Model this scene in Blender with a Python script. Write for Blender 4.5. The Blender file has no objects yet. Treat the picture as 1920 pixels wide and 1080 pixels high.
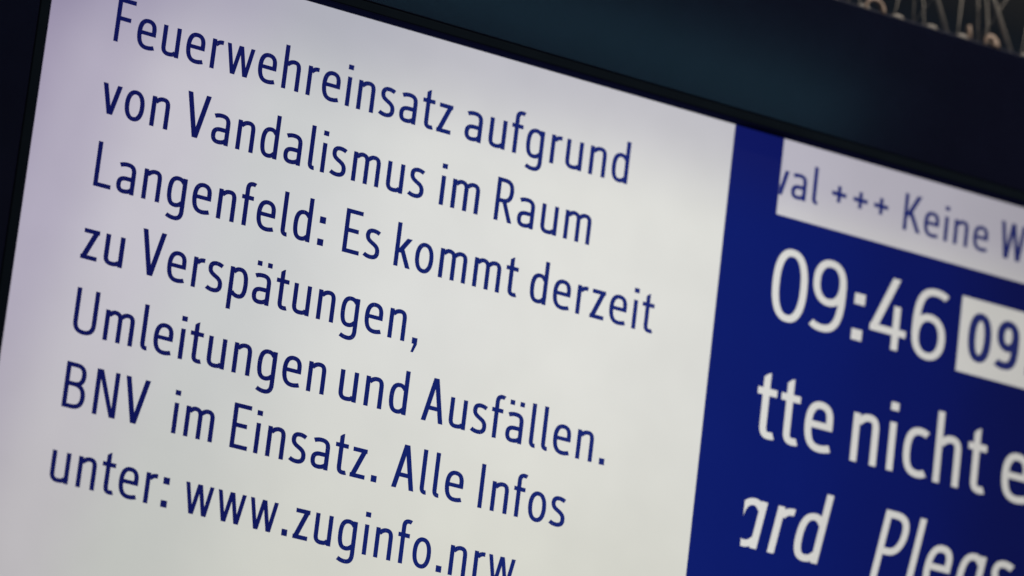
import bpy, bmesh, math, random
from mathutils import Matrix, Vector

random.seed(4)
scene = bpy.context.scene
MM = 0.001
H0 = 3.2            # world height (m) of the first text baseline; screen plane is y = 0, x runs along the screen

# ------------------------------------------------------------------ camera
cam_d = bpy.data.cameras.new('camera')
cam = bpy.data.objects.new('camera', cam_d)
scene.collection.objects.link(cam)
scene.camera = cam
right = Vector((0.85490, -0.50585, 0.11516))
up = Vector((-0.22779, -0.16656, 0.95936))
back = Vector((-0.46611, -0.84639, -0.25762))
M = Matrix((right, up, back)).transposed().to_4x4()
M.translation = Vector((-1.96305, -4.52653, H0 - 1.51302))
cam.matrix_world = M
cam_d.sensor_width = 36.0
cam_d.lens = 10194.2 / 1920.0 * 36.0
cam_d.clip_start = 0.05
cam_d.clip_end = 200.0
cam_d.dof.use_dof = True
cam_d.dof.focus_distance = 5.235
cam_d.dof.aperture_fstop = 2.5
cam_d.dof.aperture_blades = 9

# ------------------------------------------------------------------ light
world = bpy.data.worlds.new('World')
scene.world = world
world.use_nodes = True
bg = world.node_tree.nodes['Background']
bg.inputs[0].default_value = (0.75, 0.9, 1.2, 1)
bg.inputs[1].default_value = 0.032


def area_lamp(name, loc, target, sx, sy, power, col, roll=0.0):
    d = bpy.data.lights.new(name, 'AREA')
    d.shape = 'RECTANGLE'
    d.size, d.size_y = sx, sy
    d.energy = power
    d.color = col
    o = bpy.data.objects.new(name, d)
    scene.collection.objects.link(o)
    o.location = loc
    dirv = (Vector(target) - Vector(loc)).normalized()
    z = -dirv
    x = Vector((1, 0, 0))
    x = (x - z * x.dot(z)).normalized()
    x.rotate(Matrix.Rotation(math.radians(roll), 3, z))
    y = z.cross(x)
    m = Matrix((x, y, z)).transposed().to_4x4()
    m.translation = Vector(loc)
    o.matrix_world = m
    return o


area_lamp('unseen_light', (1.7, -1.7, 6.0), (1.0, 0, 3.45), 1.5, 0.3, 62, (1.0, 0.90, 0.80))  # unseen warm lamp added to brighten the spikes; only grazes the bezel front
area_lamp('unseen_light', (3.35, -5.45, 5.345), (0.6, 0, 3.34), 1.7, 0.10, 0.52, (0.28, 0.86, 1.18), -2.9)  # out-of-frame tube lamp mirrored in the top bezel bar

vs = scene.view_settings
vs.view_transform = 'Standard'
vs.look = 'None'
vs.exposure = 0.0
vs.gamma = 1.0
vs.use_curve_mapping = False
scene.render.engine = 'CYCLES'


# ------------------------------------------------------------------ helpers
def P(X, Y, depth=0.0):
    """plane millimetres (X right, Y down, depth into the wall) to world metres"""
    return Vector((X * MM, depth * MM, H0 - Y * MM))


def link(name, mesh, mat, parent=None):
    o = bpy.data.objects.new(name, mesh)
    scene.collection.objects.link(o)
    if mat:
        mesh.materials.append(mat)
    if parent:
        o.parent = parent
    return o


def from_bm(name, bm, mat, parent=None, smooth=False):
    me = bpy.data.meshes.new(name)
    bmesh.ops.recalc_face_normals(bm, faces=bm.faces[:])
    bm.to_mesh(me)
    bm.free()
    if smooth:
        for p in me.polygons:
            p.use_smooth = True
    return link(name, me, mat, parent)


def box(name, lo, hi, mat, parent=None, bevel=0.0, seg=3):
    """lo, hi in world metres"""
    bm = bmesh.new()
    bmesh.ops.create_cube(bm, size=1.0)
    lo, hi = Vector(lo), Vector(hi)
    for v in bm.verts:
        v.co = Vector([lo[i] + (v.co[i] + 0.5) * (hi[i] - lo[i]) for i in range(3)])
    if bevel:
        bmesh.ops.bevel(bm, geom=bm.edges[:], offset=bevel, segments=seg, profile=0.5, affect='EDGES')
    o = from_bm(name, bm, mat, parent)
    return o


def tube(bm, pts, r, n=8, cap=True):
    rings = []
    for i, p in enumerate(pts):
        a = pts[max(i - 1, 0)]
        b = pts[min(i + 1, len(pts) - 1)]
        t = (b - a).normalized()
        u = t.cross(Vector((0.3, 0.9, 0.1)))
        u.normalize()
        w = t.cross(u)
        rr = r[i] if isinstance(r, (list, tuple)) else r
        rings.append([bm.verts.new(p + (u * math.cos(2 * math.pi * k / n) + w * math.sin(2 * math.pi * k / n)) * rr) for k in range(n)])
    for a, b in zip(rings, rings[1:]):
        for k in range(n):
            bm.faces.new((a[k], a[(k + 1) % n], b[(k + 1) % n], b[k]))
    if cap:
        bm.faces.new(rings[0][::-1])
        bm.faces.new(rings[-1])


# ------------------------------------------------------------------ materials
def new_mat(name):
    m = bpy.data.materials.new(name)
    m.use_nodes = True
    return m, m.node_tree, m.node_tree.nodes['Principled BSDF']


def paint(name, col, rough, spec=0.5, bump=0.0, scale=300.0, metal=0.0, vary=0.15):
    m, nt, b = new_mat(name)
    tc = nt.nodes.new('ShaderNodeTexCoord')
    n = nt.nodes.new('ShaderNodeTexNoise')
    n.inputs['Scale'].default_value = scale
    n.inputs['Detail'].default_value = 4
    nt.links.new(tc.outputs['Object'], n.inputs['Vector'])
    n2 = nt.nodes.new('ShaderNodeTexNoise')
    n2.inputs['Scale'].default_value = scale * 0.04
    n2.inputs['Detail'].default_value = 5
    nt.links.new(tc.outputs['Object'], n2.inputs['Vector'])
    mx = nt.nodes.new('ShaderNodeMix')
    mx.data_type = 'RGBA'
    mx.inputs[6].default_value = tuple(c * (1 - vary) for c in col) + (1,)
    mx.inputs[7].default_value = tuple(c * (1 + vary) for c in col) + (1,)
    nt.links.new(n2.outputs[0], mx.inputs[0])
    nt.links.new(mx.outputs[2], b.inputs['Base Color'])
    b.inputs['Roughness'].default_value = rough
    b.inputs['Specular IOR Level'].default_value = spec
    b.inputs['Metallic'].default_value = metal
    if bump:
        bp = nt.nodes.new('ShaderNodeBump')
        bp.inputs['Strength'].default_value = bump
        bp.inputs['Distance'].default_value = 0.0004
        nt.links.new(n.outputs[0], bp.inputs['Height'])
        nt.links.new(bp.outputs[0], b.inputs['Normal'])
    return m


def screen_mat(name, stops, top_view_tint=None, low_vignette=None, grain=0.02, dust=False, tilt=0.0):
    """A self-lit LCD colour with viewing-angle tint and lens vignetting painted into its emission.
    stops: list of (x metres along the panel, linear colour)."""
    m, nt, b = new_mat(name)
    N, L = nt.nodes, nt.links
    tc = N.new('ShaderNodeTexCoord')
    sep = N.new('ShaderNodeSeparateXYZ')
    L.new(tc.outputs['Object'], sep.inputs[0])
    x0, x1 = -0.05, 1.25
    mr = N.new('ShaderNodeMapRange')
    mr.inputs['From Min'].default_value = x0
    mr.inputs['From Max'].default_value = x1
    skew = N.new('ShaderNodeMath')                # the painted tint runs slightly askew: x + tilt * depth below the first line
    skew.operation = 'MULTIPLY_ADD'
    skew.inputs[1].default_value = -tilt
    L.new(sep.outputs['Z'], skew.inputs[0])
    add = N.new('ShaderNodeMath')
    add.operation = 'ADD'
    add.inputs[1].default_value = tilt * H0
    L.new(sep.outputs['X'], add.inputs[0])
    L.new(add.outputs[0], skew.inputs[2])
    L.new(skew.outputs[0], mr.inputs['Value'])
    cr = N.new('ShaderNodeValToRGB')
    cr.color_ramp.interpolation = 'EASE'
    els = cr.color_ramp.elements
    while len(els) < len(stops):
        els.new(0.5)
    for e, (x, c) in zip(els, stops):
        e.position = (x - x0) / (x1 - x0)
        e.color = tuple(c) + (1,)
    L.new(mr.outputs[0], cr.inputs[0])
    out = cr.outputs[0]

    def mul(out, val_socket=None, col=None, fac=None):
        mx = N.new('ShaderNodeMix')
        mx.data_type = 'RGBA'
        mx.blend_type = 'MULTIPLY'
        mx.inputs[0].default_value = 1.0
        L.new(out, mx.inputs[6])
        if fac is not None:
            L.new(fac, mx.inputs[0])
            mx.inputs[7].default_value = tuple(col) + (1,)
        else:
            L.new(val_socket, mx.inputs[7])
        return mx.outputs[2]

    if top_view_tint:                                   # viewing-angle tint painted in towards the top edge
        z_from, z_to, col = top_view_tint
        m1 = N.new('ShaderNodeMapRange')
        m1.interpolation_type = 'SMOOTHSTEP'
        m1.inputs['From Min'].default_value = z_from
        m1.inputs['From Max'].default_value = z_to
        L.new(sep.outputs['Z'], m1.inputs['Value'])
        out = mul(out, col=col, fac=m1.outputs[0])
    if low_vignette:  # vignetting and a warmer hue painted in towards the bottom
        z_from, z_to, col = low_vignette
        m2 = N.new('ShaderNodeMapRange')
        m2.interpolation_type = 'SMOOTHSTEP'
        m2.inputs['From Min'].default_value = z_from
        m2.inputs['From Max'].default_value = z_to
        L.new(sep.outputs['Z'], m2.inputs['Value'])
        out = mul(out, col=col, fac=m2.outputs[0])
    # fine LCD grain and cloudy mura
    for sc, amp in ((900.0, grain), (14.0, 0.025)):
        n = N.new('ShaderNodeTexNoise')
        n.inputs['Scale'].default_value = sc
        n.inputs['Detail'].default_value = 2
        L.new(tc.outputs['Object'], n.inputs['Vector'])
        mm = N.new('ShaderNodeMapRange')
        mm.inputs['From Min'].default_value = 0.25
        mm.inputs['From Max'].default_value = 0.75
        mm.inputs['To Min'].default_value = 1 - amp
        mm.inputs['To Max'].default_value = 1 + amp
        L.new(n.outputs[0], mm.inputs['Value'])
        out = mul(out, val_socket=mm.outputs[0])
    if dust:                                      # a few specks of dust on the panel
        v = N.new('ShaderNodeTexVoronoi')
        v.inputs['Scale'].default_value = 11.0
        L.new(tc.outputs['Object'], v.inputs['Vector'])
        lt = N.new('ShaderNodeMapRange')
        lt.inputs['From Min'].default_value = 0.008
        lt.inputs['From Max'].default_value = 0.016
        lt.inputs['To Min'].default_value = 0.8
        lt.inputs['To Max'].default_value = 1.0
        L.new(v.outputs['Distance'], lt.inputs['Value'])
        out = mul(out, val_socket=lt.outputs[0])
    L.new(out, b.inputs['Emission Color'])
    b.inputs['Emission Strength'].default_value = 1.0
    b.inputs['Base Color'].default_value = (0.004, 0.004, 0.005, 1)
    b.inputs['Roughness'].default_value = 0.35
    b.inputs['Specular IOR Level'].default_value = 0.03
    return m


# heights (object coordinates are world metres here) for the painted top tint
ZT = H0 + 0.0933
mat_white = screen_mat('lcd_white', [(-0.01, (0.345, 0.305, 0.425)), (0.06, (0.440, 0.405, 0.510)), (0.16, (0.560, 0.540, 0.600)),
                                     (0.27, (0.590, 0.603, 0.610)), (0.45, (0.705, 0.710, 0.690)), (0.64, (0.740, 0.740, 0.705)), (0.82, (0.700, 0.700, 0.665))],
                       top_view_tint=(H0 - 0.03, ZT, (0.72, 0.71, 0.80)), low_vignette=(H0 - 0.14, H0 - 0.54, (0.885, 0.885, 0.825)), dust=True, tilt=0.24)
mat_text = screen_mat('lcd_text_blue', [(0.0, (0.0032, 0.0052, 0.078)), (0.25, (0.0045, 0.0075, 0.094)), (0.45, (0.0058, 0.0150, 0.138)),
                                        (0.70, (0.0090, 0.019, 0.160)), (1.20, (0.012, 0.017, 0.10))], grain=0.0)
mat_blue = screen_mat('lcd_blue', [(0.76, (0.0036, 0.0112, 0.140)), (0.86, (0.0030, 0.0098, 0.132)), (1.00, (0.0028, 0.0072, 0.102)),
                                   (1.15, (0.0028, 0.0052, 0.064))], top_view_tint=(H0 - 0.02, ZT, (1.45, 0.80, 0.80)), grain=0.03)
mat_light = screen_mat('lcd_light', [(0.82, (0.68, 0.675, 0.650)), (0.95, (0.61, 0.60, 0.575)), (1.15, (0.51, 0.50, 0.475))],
                       top_view_tint=(H0 - 0.03, H0 + 0.06, (0.69, 0.67, 0.80)), grain=0.01)

mat_bezel = paint('dark_blue_bezel', (0.0105, 0.0120, 0.0330), 0.10, spec=0.5, bump=0.0, scale=500, vary=0.25)
mat_lip = paint('navy_lip', (0.0090, 0.0110, 0.0420), 0.9, spec=0.0, scale=400)
mat_seal = paint('black_rubber', (0.0130, 0.0200, 0.0290), 0.9, spec=0.0, bump=0.1, scale=900)
mat_housing = paint('dark_blue_metal', (0.012, 0.014, 0.030), 0.45, bump=0.1)
mat_steel = paint('spike_steel', (0.74, 0.69, 0.60), 0.45, spec=0.5, metal=0.0, scale=200)
mat_plastic = paint('weathered_plastic', (0.50, 0.47, 0.42), 0.5, scale=200, vary=0.4)
mat_clamp = paint('dull_copper', (0.62, 0.47, 0.37), 0.5, scale=200, vary=0.3)
mat_rail = paint('blue_grey_rail', (0.05, 0.06, 0.10), 0.5, scale=200)
mat_roof = paint('dark_roof', (0.19, 0.26, 0.33), 0.85, scale=8, vary=0.3)
mat_beam = paint('roof_beam', (0.25, 0.25, 0.24), 0.7, scale=10, vary=0.3)

# ------------------------------------------------------------------ station roof far behind
roof = box('station_roof', (-12, -10, 6.2), (34, 46, 6.3), mat_roof)
roof['kind'] = 'structure'
for i in range(9):
    y = 6.0 + i * 4.0
    bmo = box('beam', (-12, y, 5.9), (34, y + 0.22, 6.199), mat_beam, roof)


# ------------------------------------------------------------------ lettering: condensed sans built from strokes
def bez(p0, p1, p2, p3, n=10):
    out = []
    for i in range(1, n + 1):
        t = i / n
        u = 1 - t
        out.append(tuple(u ** 3 * p0[k] + 3 * u * u * t * p1[k] + 3 * u * t * t * p2[k] + t ** 3 * p3[k] for k in (0, 1)))
    return out


def path(start, *segs):
    """segs: (x, y) = line, or (c1, c2, end) = curve"""
    pts = [start]
    for s in segs:
        if isinstance(s[0], tuple):
            pts += bez(pts[-1], *s)
        else:
            pts.append(s)
    return pts


def stroke(pts, s, h, closed=False):
    """elliptical-pen stroke: s wide on stems, h on horizontals. Returns quads."""
    L, R = [], []
    n = len(pts)
    for i in range(n):
        if closed:
            a, b = pts[i - 1], pts[(i + 1) % n]
        else:
            a, b = pts[max(i - 1, 0)], pts[min(i + 1, n - 1)]
        dx, dy = b[0] - a[0], b[1] - a[1]
        # normal scaled for the pen ellipse
        nx, ny = -dy, dx
        q = math.hypot(nx * s / 2, ny * h / 2) or 1.0
        ox, oy = nx * s * s / 4 / q, ny * h * h / 4 / q
        L.append((pts[i][0] + ox, pts[i][1] + oy))
        R.append((pts[i][0] - ox, pts[i][1] - oy))
    rng = range(n if closed else n - 1)
    return [[L[i], L[(i + 1) % n], R[(i + 1) % n], R[i]] for i in rng]


def rect(x0, y0, x1, y1):
    return [(x0, y0), (x1, y0), (x1, y1), (x0, y1)]


def diag(x0, y0, x1, y1, w):
    return [(x0 - w / 2, y0), (x0 + w / 2, y0), (x1 + w / 2, y1), (x1 - w / 2, y1)]


CAP, XH, ASC = 100.5, 68.0, 100.5


def ring(cx, cy, rx, ry, n=44, e=2.25):
    pts = []
    for i in range(n):
        a = 2 * math.pi * i / n
        c, s_ = math.cos(a), math.sin(a)
        pts.append((cx + rx * math.copysign(abs(c) ** (2 / e), c), cy + ry * math.copysign(abs(s_) ** (2 / e), s_)))
    return pts


def glyph(ch, s, italic=False):
    """returns (polygons, width, left bearing, right bearing), cap height 100.5"""
    h = s * 0.9
    a, b = s / 2, h / 2
    T = XH + 1.8 - b            # top centre line of round lower case
    B = b - 0.4                 # bottom centre line
    S = lambda *p: stroke(path(*p), s, h)
    st = 9.0
    if ch in 'nhmur':
        if ch == 'u':
            W = 44.4
            g = S((a, XH), (a, 19), ((a, 8), (a + 6, B), (W * .42, B)), ((W * .6, B), (W * .78, 5.5), (W - s + 2, 12.5)))
            return g + [rect(W - s, 0, W, XH)], W, 8.6, st
        if ch == 'm':
            W = 70.6
            c1 = 30.3 + a
            c2 = W - a
            g = [rect(0, 0, s, XH)]
            g += S((s - 2, 56.5), ((s + 3, 62.5), (s + 8, T), (22.5, T)), ((30.5, T), (c1, 61), (c1, 51)), (c1, 0))
            g += S((c1 + 2, 57), ((c1 + 8, 63), (c1 + 13, T), (53, T)), ((61, T), (c2, 61), (c2, 51)), (c2, 0))
            return g, W, st, st
        if ch == 'r':
            g = [rect(0, 0, s, XH)]
            g += S((s - 2, 55), ((s + 3, 61.5), (s + 8, T - .8), (28, T - 1.6)))
            return g, 28, st, 4.0
        W = 44.2
        c = W - a
        g = [rect(0, 0, s, ASC if ch == 'h' else XH)]
        g += S((s - 2, 55.5), ((s + 4, 62.5), (s + 10, T), (26.5, T)), ((35.5, T), (c, 60.5), (c, 49)), (c, 0))
        return g, W, st, st
    if ch == 'i':
        return [rect(0, 0, s, XH), rect(-1.2, 84.5, s + 1.2, 96)], s, st, st
    if ch == 'l':
        if italic:
            return [rect(0, 0, s, ASC)], s, st, st
        g = S((a, ASC), (a, 15), ((a, 7.5), (a + 3, B), (a + 8, B)), (16.8, B + .4))
        return g, 16.8, st, 6.3
    if ch == 'e':
        W = 46.0
        c = W - a
        g = S((c, 32.2), (c, 46), ((c, 59), (34.5, T), (24, T)), ((11.5, T), (a, 54.5), (a, 35)),
              ((a, 13.5), (13, B), (27, B)), ((33, B), (38.5, B + 1.2), (44.2, B + 3.2)))
        g.append(rect(a, 32.2, c, 32.2 + h * .93))
        return g, W, 6.4, 7.2
    if ch == 'c':
        g = S((38.6, T - 3.4), ((35, T - 1), (30.5, T), (26.5, T)), ((12, T), (a, 55), (a, 34)), ((a, 13), (12, B), (26.5, B)),
              ((31, B), (35, B + 1), (39, B + 3.4)))
        return g, 40, 6.4, 5.0
    if ch == 'o':
        W = 47.0
        return stroke(ring(W / 2, 34, W / 2 - a, (T - B) / 2), s, h, True), W, 6.5, 6.5
    if ch == 'a' and italic or ch in 'dg':
        W = 46.0 if ch == 'g' else 44.6
        c = W - a
        k0 = c - 2
        g = S((k0, 56), ((k0 - 4, 62.5), (k0 - 9, T), (23.5, T)), ((11, T), (a, 55), (a, 34)), ((a, 13), (10.5, B), (21.5, B)),
              ((27.5, B), (33, 6.5), (k0, 13)))
        if ch == 'd':
            g.append(rect(W - s, 0, W, ASC))
        elif ch == 'g':
            g.append(rect(W - s, 40, W, XH))
            g += S((c, 40), (c, -6), ((c, -18), (35, -24.3), (24, -24.3)), ((17, -24.3), (11, -22.6), (5, -19.6)))
        else:
            g.append(rect(W - s, 0, W, XH))
        return g, W, 6.4, st
    if ch == 'p':
        W = 47.0
        g = S((s - 2, 56), ((s + 2, 62.5), (s + 8, T), (24.5, T)), ((36, T), (W - a, 55), (W - a, 34)), ((W - a, 13), (37, B), (26, B)),
              ((19, B), (14, 7), (s - 2, 13)))
        g.append(rect(0, -28, s, XH))
        return g, W, st, 6.2
    if ch in ('a', 'ä'):
        W = 44.3
        c = W - a
        g = S((4.2, T - 3.8), ((10.5, T - 1), (16, T), (21.5, T)), ((33.5, T), (c, 60), (c, 48)), (c, 0))
        g += S((c, 33.6), (23, 33.6), ((10.5, 33.6), (a, 29), (a, 19)), ((a, 9), (10, B), (19, B)), ((27, B), (33, 6.5), (c - 1, 11.5)))
        if ch == 'ä':
            g += [rect(4.6, 84.8, 16.6, 96), rect(30.4, 84.8, 42.4, 96)]
        return g, W, 6.2, 9.2
    if ch == 's':
        W = 39.4
        g = S((35.2, T - 3.9), ((29.5, T - 1), (24, T), (20, T)), ((10.5, T), (a + .6, 60.5), (a + .6, 52.3)), ((a + .6, 44), (11, 40.8), (20, 36.4)),
              ((30, 31.5), (W - a, 27.5), (W - a, 18.3)), ((W - a, 9), (28, B), (18, B)), ((12, B), (6, B + 1.6), (1, B + 4.6)))
        return g, W, 5.0, 6.0
    if ch == 't':
        g = S((8.5 + a, 84), (8.5 + a, 17), ((8.5 + a, 8), (17, B), (24, B)), ((27, B), (30, B + .3), (31.9, B + 1)))
        g.append([(8.5, 84), (8.5 + s, 84), (8.5 + s, 91), (8.5 + s * .55, 89)])
        g.append(rect(0, 59.2, 32, 59.2 + h))
        return g, 32, 3.2, 4.2
    if ch == 'f':
        c = 6.8 + a
        tp = ASC + .6 - b
        g = S((c, 0), (c, 83), ((c, 92.5), (16.5, tp), (23.5, tp)), ((26, tp), (28.5, tp - .4), (30.6, tp - 1.3)))
        g.append(rect(0, 59.2, 29.5, 59.2 + h))
        return g, 30.5, 3.2, 3.6
    if ch == 'k':
        return [rect(0, 0, s, ASC), diag(10.5, 32, 35, XH, s * 1.24), diag(17.5, 42, 36.6, 0, s * 1.14)], 42, st, 3.6
    if ch == 'v':
        w = s * 1.05
        return [diag(w / 2, XH, 22.2, 0, w), diag(24, 0, 46 - w / 2, XH, w)], 46, 3.2, 3.2
    if ch == 'w':
        w = s * 0.93
        return [diag(w / 2, XH, 19.6, 0, w), diag(20.8, 0, 34.9, XH, w), diag(36.3, XH, 50.6, 0, w), diag(52, 0, 70 - w / 2, XH, w)], 70, 5, 5
    if ch == 'z':
        return [rect(2, XH - h, 37.4, XH), rect(0, 0, 37.4, h), diag(s * .62, h * .55, 37.4 - s * .62, XH - h * .55, s * 1.14)], 37.4, 5.5, 5.5
    if ch == 'F':
        return [rect(0, 0, s, CAP), rect(0, CAP - h, 44, CAP), rect(0, 49.2, 36.5, 49.2 + h)], 44, st, 4
    if ch == 'E':
        return [rect(0, 0, s, CAP), rect(0, CAP - h, 42.8, CAP), rect(0, 47.4, 36.4, 47.4 + h), rect(0, 0, 42.8, h)], 42.8, st, 6
    if ch == 'L':
        return [rect(0, 0, s, CAP), rect(0, 0, 42, h)], 42, st, 5.5
    if ch == 'I':
        return [rect(0, 0, s, CAP)], s, st, 12
    if ch == 'V':
        w = s * 1.12
        return [diag(w / 2, CAP, 28.6, 0, w), diag(29.8, 0, 58.5 - w / 2, CAP, w)], 58.5, 3.5, 3.5
    if ch == 'A':
        w = s * 1.1
        return [diag(w / 2, 0, 28.2, CAP, w), diag(29.6, CAP, 56.2 - w / 2, 0, w), rect(12.5, 26.6, 44, 26.6 + h)], 56.2, 3.5, 5
    if ch == 'N':
        return [rect(0, 0, s, CAP), rect(54.2 - s, 0, 54.2, CAP), [(s * .3, CAP), (s * 1.36, CAP), (54.2 - s * .3, 0), (54.2 - s * 1.3, 0)]], 54.2, 10, 10
    if ch == 'U':
        W = 54.5
        g = S((a, CAP), (a, 27), ((a, 11), (13, B), (W / 2, B)), ((W - 13, B), (W - a, 11), (W - a, 27)), (W - a, CAP))
        return g, W, 9, 9
    if ch in 'BRP':
        tp = CAP - b
        if ch == 'B':
            g = S((a, tp), (22, tp), ((36, tp), (48.3 - a, 90), (48.3 - a, 76)), ((48.3 - a, 62), (37, 54.4), (24, 54)), (a, 54))
            g += S((22, 54), ((38, 53.6), (51.2 - a, 45), (51.2 - a, 29.5)), ((51.2 - a, 13), (38, b), (23, b)), (a, b))
            return g + [rect(0, 0, s, CAP)], 51.2, st, 10
        W = 45.6 if ch == 'R' else 47
        m_ = 48 if ch == 'R' else 42
        g = S((a, tp), (19, tp), ((34, tp), (W - a, 89), (W - a, 73)), ((W - a, 57), (34, m_), (19, m_)), (a, m_))
        g.append(rect(0, 0, s, CAP))
        if ch == 'R':
            g.append(diag(22.5, 48, 48 - s * .55, 0, s * 1.08))
            W = 48
        return g, W, st, 6
    if ch == 'K':
        return [rect(0, 0, s, CAP), diag(s + 1.5, 40, 44, CAP, s * 1.2), diag(19, 56, 47.5, 0, s * 1.2)], 53, st, 3
    if ch == 'W':
        w = s * 1.1
        return [diag(w / 2, CAP, 20.5, 0, w), diag(22, 0, 39.8, CAP, w), diag(41.2, CAP, 59, 0, w), diag(60.5, 0, 81 - w / 2, CAP, w)], 81, 4, 4
    if ch == '0':
        W = 56.5
        return stroke(ring(W / 2, CAP / 2, W / 2 - a, CAP / 2 + 1 - b, e=2.35), s, h, True), W, 4, 4
    if ch in '96':
        W = 54.5
        top, lo = CAP + 1 - b, 36.5 + b
        g = stroke(ring(W / 2 - .4, (top + lo) / 2, W / 2 - a, (top - lo) / 2, e=2.2), s, h, True)
        g += S((W - a, 70), (W - a, 55), ((W - a, 20), (41, b - 1), (21, b - 1)), ((14, b - 1), (8, b), (2.2, b + 4)))
        if ch == '6':
            g = [[(W - x, CAP - y) for x, y in q] for q in g]
        return g, W, 4, 4
    if ch == '4':
        return [diag(s * .6, 21.5 + h * .5, 38, CAP, s * 1.12), rect(0.2, 20.5, 60, 20.5 + h), rect(37.5, 0, 37.5 + s, 62)], 60, 4, 4
    if ch == '.':
        return [rect(0, 0, 14.4, 15)], 14.4, 9.6, 8
    if ch == ':':
        d = 14.4 * (s / 9.8) ** .6
        return [rect(0, 0, d, d), rect(0, 66 - d, d, 66)], d, 9.6, 8
    if ch == ',':
        return [[(0.4, 14.5), (0.4, 0), (5.6, 0), (14.4, 0), (14.4, 14.5)], [(5.6, 0), (0, -19.5), (6.6, -19.5), (14.4, 0)]], 14.4, 9.6, 8
    if ch == '+':
        return [rect(0, 45 - a, 45, 45 + a), rect(22.5 - a, 22.5, 22.5 + a, 67.5)], 45, 10, 10
    raise KeyError(ch)


def word_polys(word, s, italic):
    x = 0.0
    polys = []
    first = True
    end = 0.0
    for ch in word:
        g, W, lb, rb = glyph(ch, s, italic)
        if not first:
            x += lb
        first = False
        polys += [[(px + x, py) for px, py in q] for q in g]
        end = x + W
        x = end + rb
    return polys, end


def lettering(name, words, base, cap_mm, s, mat, parent, layer, slant=0.0, clip=None, label=None):
    """words: (text, left mm, right mm or None). One mesh for the line."""
    k = cap_mm / CAP
    verts, faces = [], []
    cnt = 0
    for text, x0, x1 in words:
        polys, wid = word_polys(text, s, slant != 0)
        kx = k if x1 is None else (x1 - x0) / wid
        for q in polys:
            z = layer - 0.02 - 0.004 * (cnt % 9)
            cnt += 1
            i0 = len(verts)
            for px, py in q:
                verts.append(P(x0 + px * kx + py * k * slant, base - py * k, z))
            faces.append(list(range(i0, i0 + len(q))))
    bm = bmesh.new()
    bv = [bm.verts.new(v) for v in verts]
    for f in faces:
        try:
            bm.faces.new([bv[i] for i in f])
        except ValueError:
            pass
    if clip is not None:
        bmesh.ops.bisect_plane(bm, geom=bm.verts[:] + bm.edges[:] + bm.faces[:], plane_co=P(clip, 0), plane_no=(-1, 0, 0), clear_outer=True)
    for f in bm.faces:
        f.normal_update()
        if f.normal.y > 0:
            f.normal_flip()
    me = bpy.data.meshes.new(name)
    bm.to_mesh(me)
    bm.free()
    o = link(name, me, mat, parent)
    if label:
        o['label'] = label
    return o


def sheet(name, x0, y0, x1, y1, depth, mat, parent):
    me = bpy.data.meshes.new(name)
    me.from_pydata([P(x0, y1, depth), P(x1, y1, depth), P(x1, y0, depth), P(x0, y0, depth)], [], [(0, 1, 2, 3)])
    return link(name, me, mat, parent)


# ------------------------------------------------------------------ the display
display = bpy.data.objects.new('information_display', None)
scene.collection.objects.link(display)
display['label'] = 'large platform information screen with white message field, blue field and dark bezel'
display['category'] = 'display'

XR, YB, YT = 1950.0, 640.0, -93.3        # visible LCD area: right, bottom, top
REC = 16.0                               # the frame stands proud of the panel
XLf = -REC * 0.4337                      # inner edge of the left frame bar

panel = box('lcd_panel', P(-28, YB + 20, 14), P(XR + 20, YT - 20, 1.0), mat_housing, display)
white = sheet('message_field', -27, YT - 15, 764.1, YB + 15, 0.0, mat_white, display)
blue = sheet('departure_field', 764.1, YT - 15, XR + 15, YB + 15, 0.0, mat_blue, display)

LINES = [
    [('Feuerwehreinsatz', 67.9, 440.2), ('aufgrund', 455.5, 645.7)],
    [('von', 64.3, 136.6), ('Vandalismus', 153.2, 418.8), ('im', 436.8, 481.3), ('Raum', 499.4, 610.5)],
    [('Langenfeld:', 68.0, 317.1), ('Es', 338.0, 378.9), ('kommt', 395.5, 534.8), ('derzeit', 549.6, 693.5)],
    [('zu', 65.3, 109.6), ('Verspätungen,', 126.3, 432.3)],
    [('Umleitungen', 67.5, 338.4), ('und', 353.8, 429.5), ('Ausfällen.', 446.5, 656.2)],
    [('BNV', 67.6, 155.9), ('im', 183.3, 227.1), ('Einsatz.', 245.8, 406.8), ('Alle', 423.3, 502.2), ('Infos', 520.1, 619.0)],
    [('unter:', 65.6, 189.3), ('www.zuginfo.nrw', 206.2, 570.0)],
]
WDS = 'dark blue word on the white message field reading '
for i, ws in enumerate(LINES):
    for w in ws:
        lettering('word', [w], 72.0 * i - 0.1, 44.1, 11.0, mat_text, white, -0.25, label=WDS + w[0])

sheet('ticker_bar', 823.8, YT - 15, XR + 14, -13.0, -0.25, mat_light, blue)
for w in (('val', 815.2, 870.8), ('+', 887.4, None), ('+', 913.8, None), ('+', 939.6, None), ('Keine', 976.8, 1083.6), ('W', 1098.8, None)):
    lettering('word' if w[0] != '+' else 'plus_sign', [w], -33.9, 39.4, 11.6, mat_text, blue, -0.5, clip=823.8, label='blue ticker lettering on the white strip reading ' + w[0])
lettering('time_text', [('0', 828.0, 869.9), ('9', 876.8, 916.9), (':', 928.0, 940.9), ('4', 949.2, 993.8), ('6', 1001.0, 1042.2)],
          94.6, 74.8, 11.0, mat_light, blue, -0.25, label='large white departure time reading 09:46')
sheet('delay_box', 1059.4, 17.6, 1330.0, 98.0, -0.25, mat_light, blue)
lettering('time_text', [('0', 1070.6, 1099.8), ('9', 1106.8, 1134.9), (':', 1145.5, None)], 83.4, 51.8, 18.0, mat_text, blue, -0.5,
          label='dark blue delayed time starting 09 in the white box')
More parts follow.
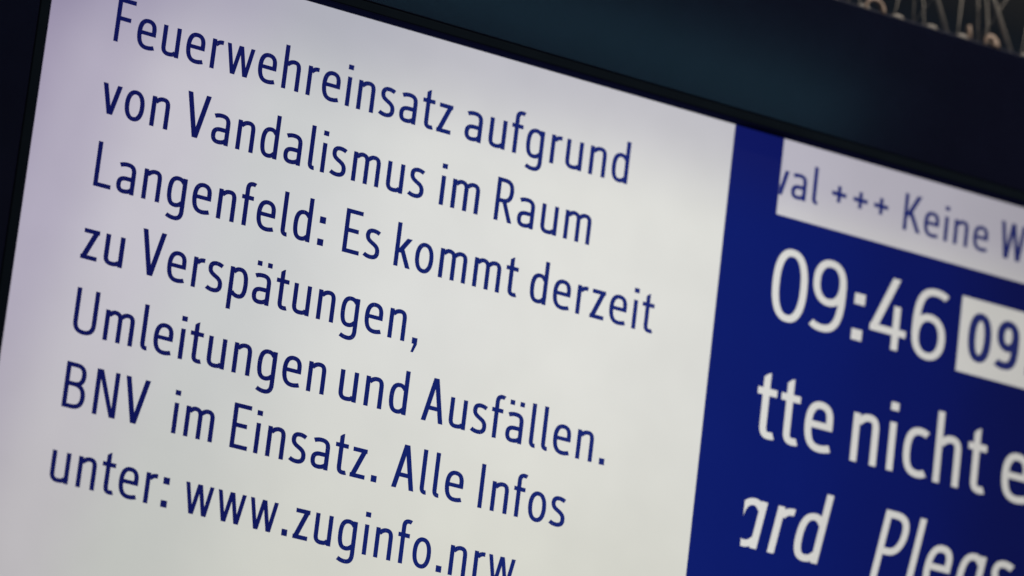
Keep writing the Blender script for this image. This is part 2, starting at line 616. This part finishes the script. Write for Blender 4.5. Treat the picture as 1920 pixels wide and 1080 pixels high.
for w in (('tte', 824.4, 917.2), ('nicht', 941.6, 1107.6), ('e', 1128.9, None)):
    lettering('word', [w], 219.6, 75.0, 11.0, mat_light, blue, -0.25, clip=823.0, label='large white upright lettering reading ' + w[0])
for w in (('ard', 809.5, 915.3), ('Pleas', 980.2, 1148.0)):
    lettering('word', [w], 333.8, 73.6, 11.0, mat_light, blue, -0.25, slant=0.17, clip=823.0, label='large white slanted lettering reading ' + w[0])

# frame: four bars proud of the panel, with a black seal against the screen
TOPF = -249.3                              # top of the housing
D0, D1 = -REC, 30.0


def bar_box(name, x0, y0, x1, y1, d0, d1, mat, bevel=0.0, seg=3, parent=display):
    return box(name, P(x0, y1, d0), P(x1, y0, d1), mat, parent, bevel * MM, seg)


SE, LI = 11.0, 1.5


def rim(name, inset, wide, d0, d1, mat, bev):
    """four strips round the opening, between inset and inset + wide outside its edge"""
    a, b = inset, inset + wide
    bar_box(name, XLf - b, YT - b, XR + b, YT - a, d0, d1, mat, bev)
    bar_box(name, XLf - b, YB + a, XR + b, YB + b, d0, d1, mat, bev)
    bar_box(name, XLf - b, YT - a + .02, XLf - a, YB + a - .02, d0, d1, mat, bev)
    bar_box(name, XR + a, YT - a + .02, XR + b, YB + a - .02, d0, d1, mat, bev)


rim('inner_lip', 0.0, LI, D0 + 0.9, 0.9, mat_lip, 0.4)
rim('seal_strip', LI + .05, SE - LI, D0 + 0.6, 0.9, mat_seal, 1.0)
bar_box('frame_bar', XLf - 160, TOPF, XR + 170, YT - SE - 0.1, D0, D1, mat_bezel, 1.5, 4)
bar_box('frame_bar', XLf - 160, YB + SE + 0.4, XR + 170, YB + 170, D0, D1, mat_bezel, 3.0, 4)
bar_box('frame_bar', XLf - 160, YT - SE, XLf - SE - 0.4, YB + SE, D0 + 0.3, D1, mat_bezel, 2.0)
bar_box('frame_bar', XR + SE + 0.4, YT - SE, XR + 170, YB + SE, D0 + 0.3, D1, mat_bezel, 2.0)
bar_box('housing', XLf - 156, TOPF + 3, XR + 166, YB + 166, D1 + 0.5, 260, mat_housing, 6.0)
for x in (250, 1700):
    bm = bmesh.new()
    tube(bm, [P(x, TOPF + 2, 150), P(x, -2999, 150)], 0.038, 20)
    from_bm('hanger_post', bm, mat_housing, display, True)

# ------------------------------------------------------------------ bird spikes along the top of the housing
spikes = bpy.data.objects.new('bird_spike_strip', None)
scene.collection.objects.link(spikes)
spikes.location = P(900, TOPF, 0)
spikes['label'] = 'strip of thin steel bird spikes on plastic lugs along top of the display'
spikes['category'] = 'bird spikes'
inv = Matrix.Translation(-spikes.location)


def spike_part(name, bm, mat, smooth=True):
    bm.transform(inv)
    return from_bm(name, bm, mat, spikes, smooth)


X0, X1 = 600.0, 1500.0
bm = bmesh.new()
bmesh.ops.create_cube(bm, size=1.0)
lo, hi = P(X0, TOPF - 0.3, -9), P(X1, TOPF - 4.2, 17)
for v in bm.verts:
    v.co = Vector([lo[i] + (v.co[i] + .5) * (hi[i] - lo[i]) for i in range(3)])
bmesh.ops.bevel(bm, geom=bm.edges[:], offset=0.0012, segments=2, affect='EDGES')
spike_part('base_rail', bm, mat_rail, False)

def lug(x):
    bm = bmesh.new()
    bmesh.ops.create_uvsphere(bm, u_segments=12, v_segments=8, radius=1.0)
    c = P(x, TOPF - 4.0, -3.0)
    for v in bm.verts:
        v.co = Vector((c.x + v.co.x * 0.0080, c.y + v.co.y * 0.006, c.z + (v.co.z * 0.0048 if v.co.z > 0 else v.co.z * 0.002)))
    spike_part('lug', bm, mat_plastic)


def spike(x, lean, dep, r, ln=115.0, d0=0.0, mat=None):
    base = P(x, TOPF - 3.5, d0)
    tip = P(x + lean * ln, TOPF - ln, d0 + dep)
    mid = base.lerp(tip, 0.5) + Vector((random.uniform(-.0012, .0012), random.uniform(-.0012, .0012), 0))
    bm = bmesh.new()
    tube(bm, [base, mid, tip], r * MM, 6)
    spike_part('spike', bm, mat or mat_steel)


jit = lambda q: random.uniform(-q, q)
x = 942.6 - 82 * 4
while x < X1 - 90:
    lug(x)
    lug(x + 41 + jit(2))
    spike(x + 2, 0.42 + jit(.05), 60, 0.6, d0=8)          # rear row leaning right
    spike(x + 23 + jit(1), -0.02 + jit(.04), 5, 1.0)       # upright
    spike(x + 20 + jit(2), 0.55 + jit(.05), -10, 0.6, d0=-2)     # front row leaning right
    spike(x + 42, 0.33 + jit(.06), 70, 0.55, d0=8)
    spike(x + 65 + jit(1), -0.68 + jit(.04), -22, 2.2, d0=-3)   # front row leaning left
    x += 82

# a snapped-off spike and two hoop clamps that hold the rail down
spike(1034.0, -0.22, -2, 2.6, 19.0, -4.0, mat_clamp)
for cx, hw, hgt, th in ((1057.5, 6.2, 10.5, 4.0), (911.0, 11.0, 13.0, 1.2)):
    bm = bmesh.new()
    pts = [P(cx + hw * math.cos(t), TOPF - 2.0 - hgt * max(0.0, math.sin(t)) ** .7, -7.5 + 0.4 * math.sin(2 * t)) for t in [math.pi * i / 14 for i in range(15)]]
    tube(bm, pts, [0.0019 + 0.001 * th * (1 - i / 14) for i in range(15)], 8)
    spike_part('hoop_clamp', bm, mat_clamp)
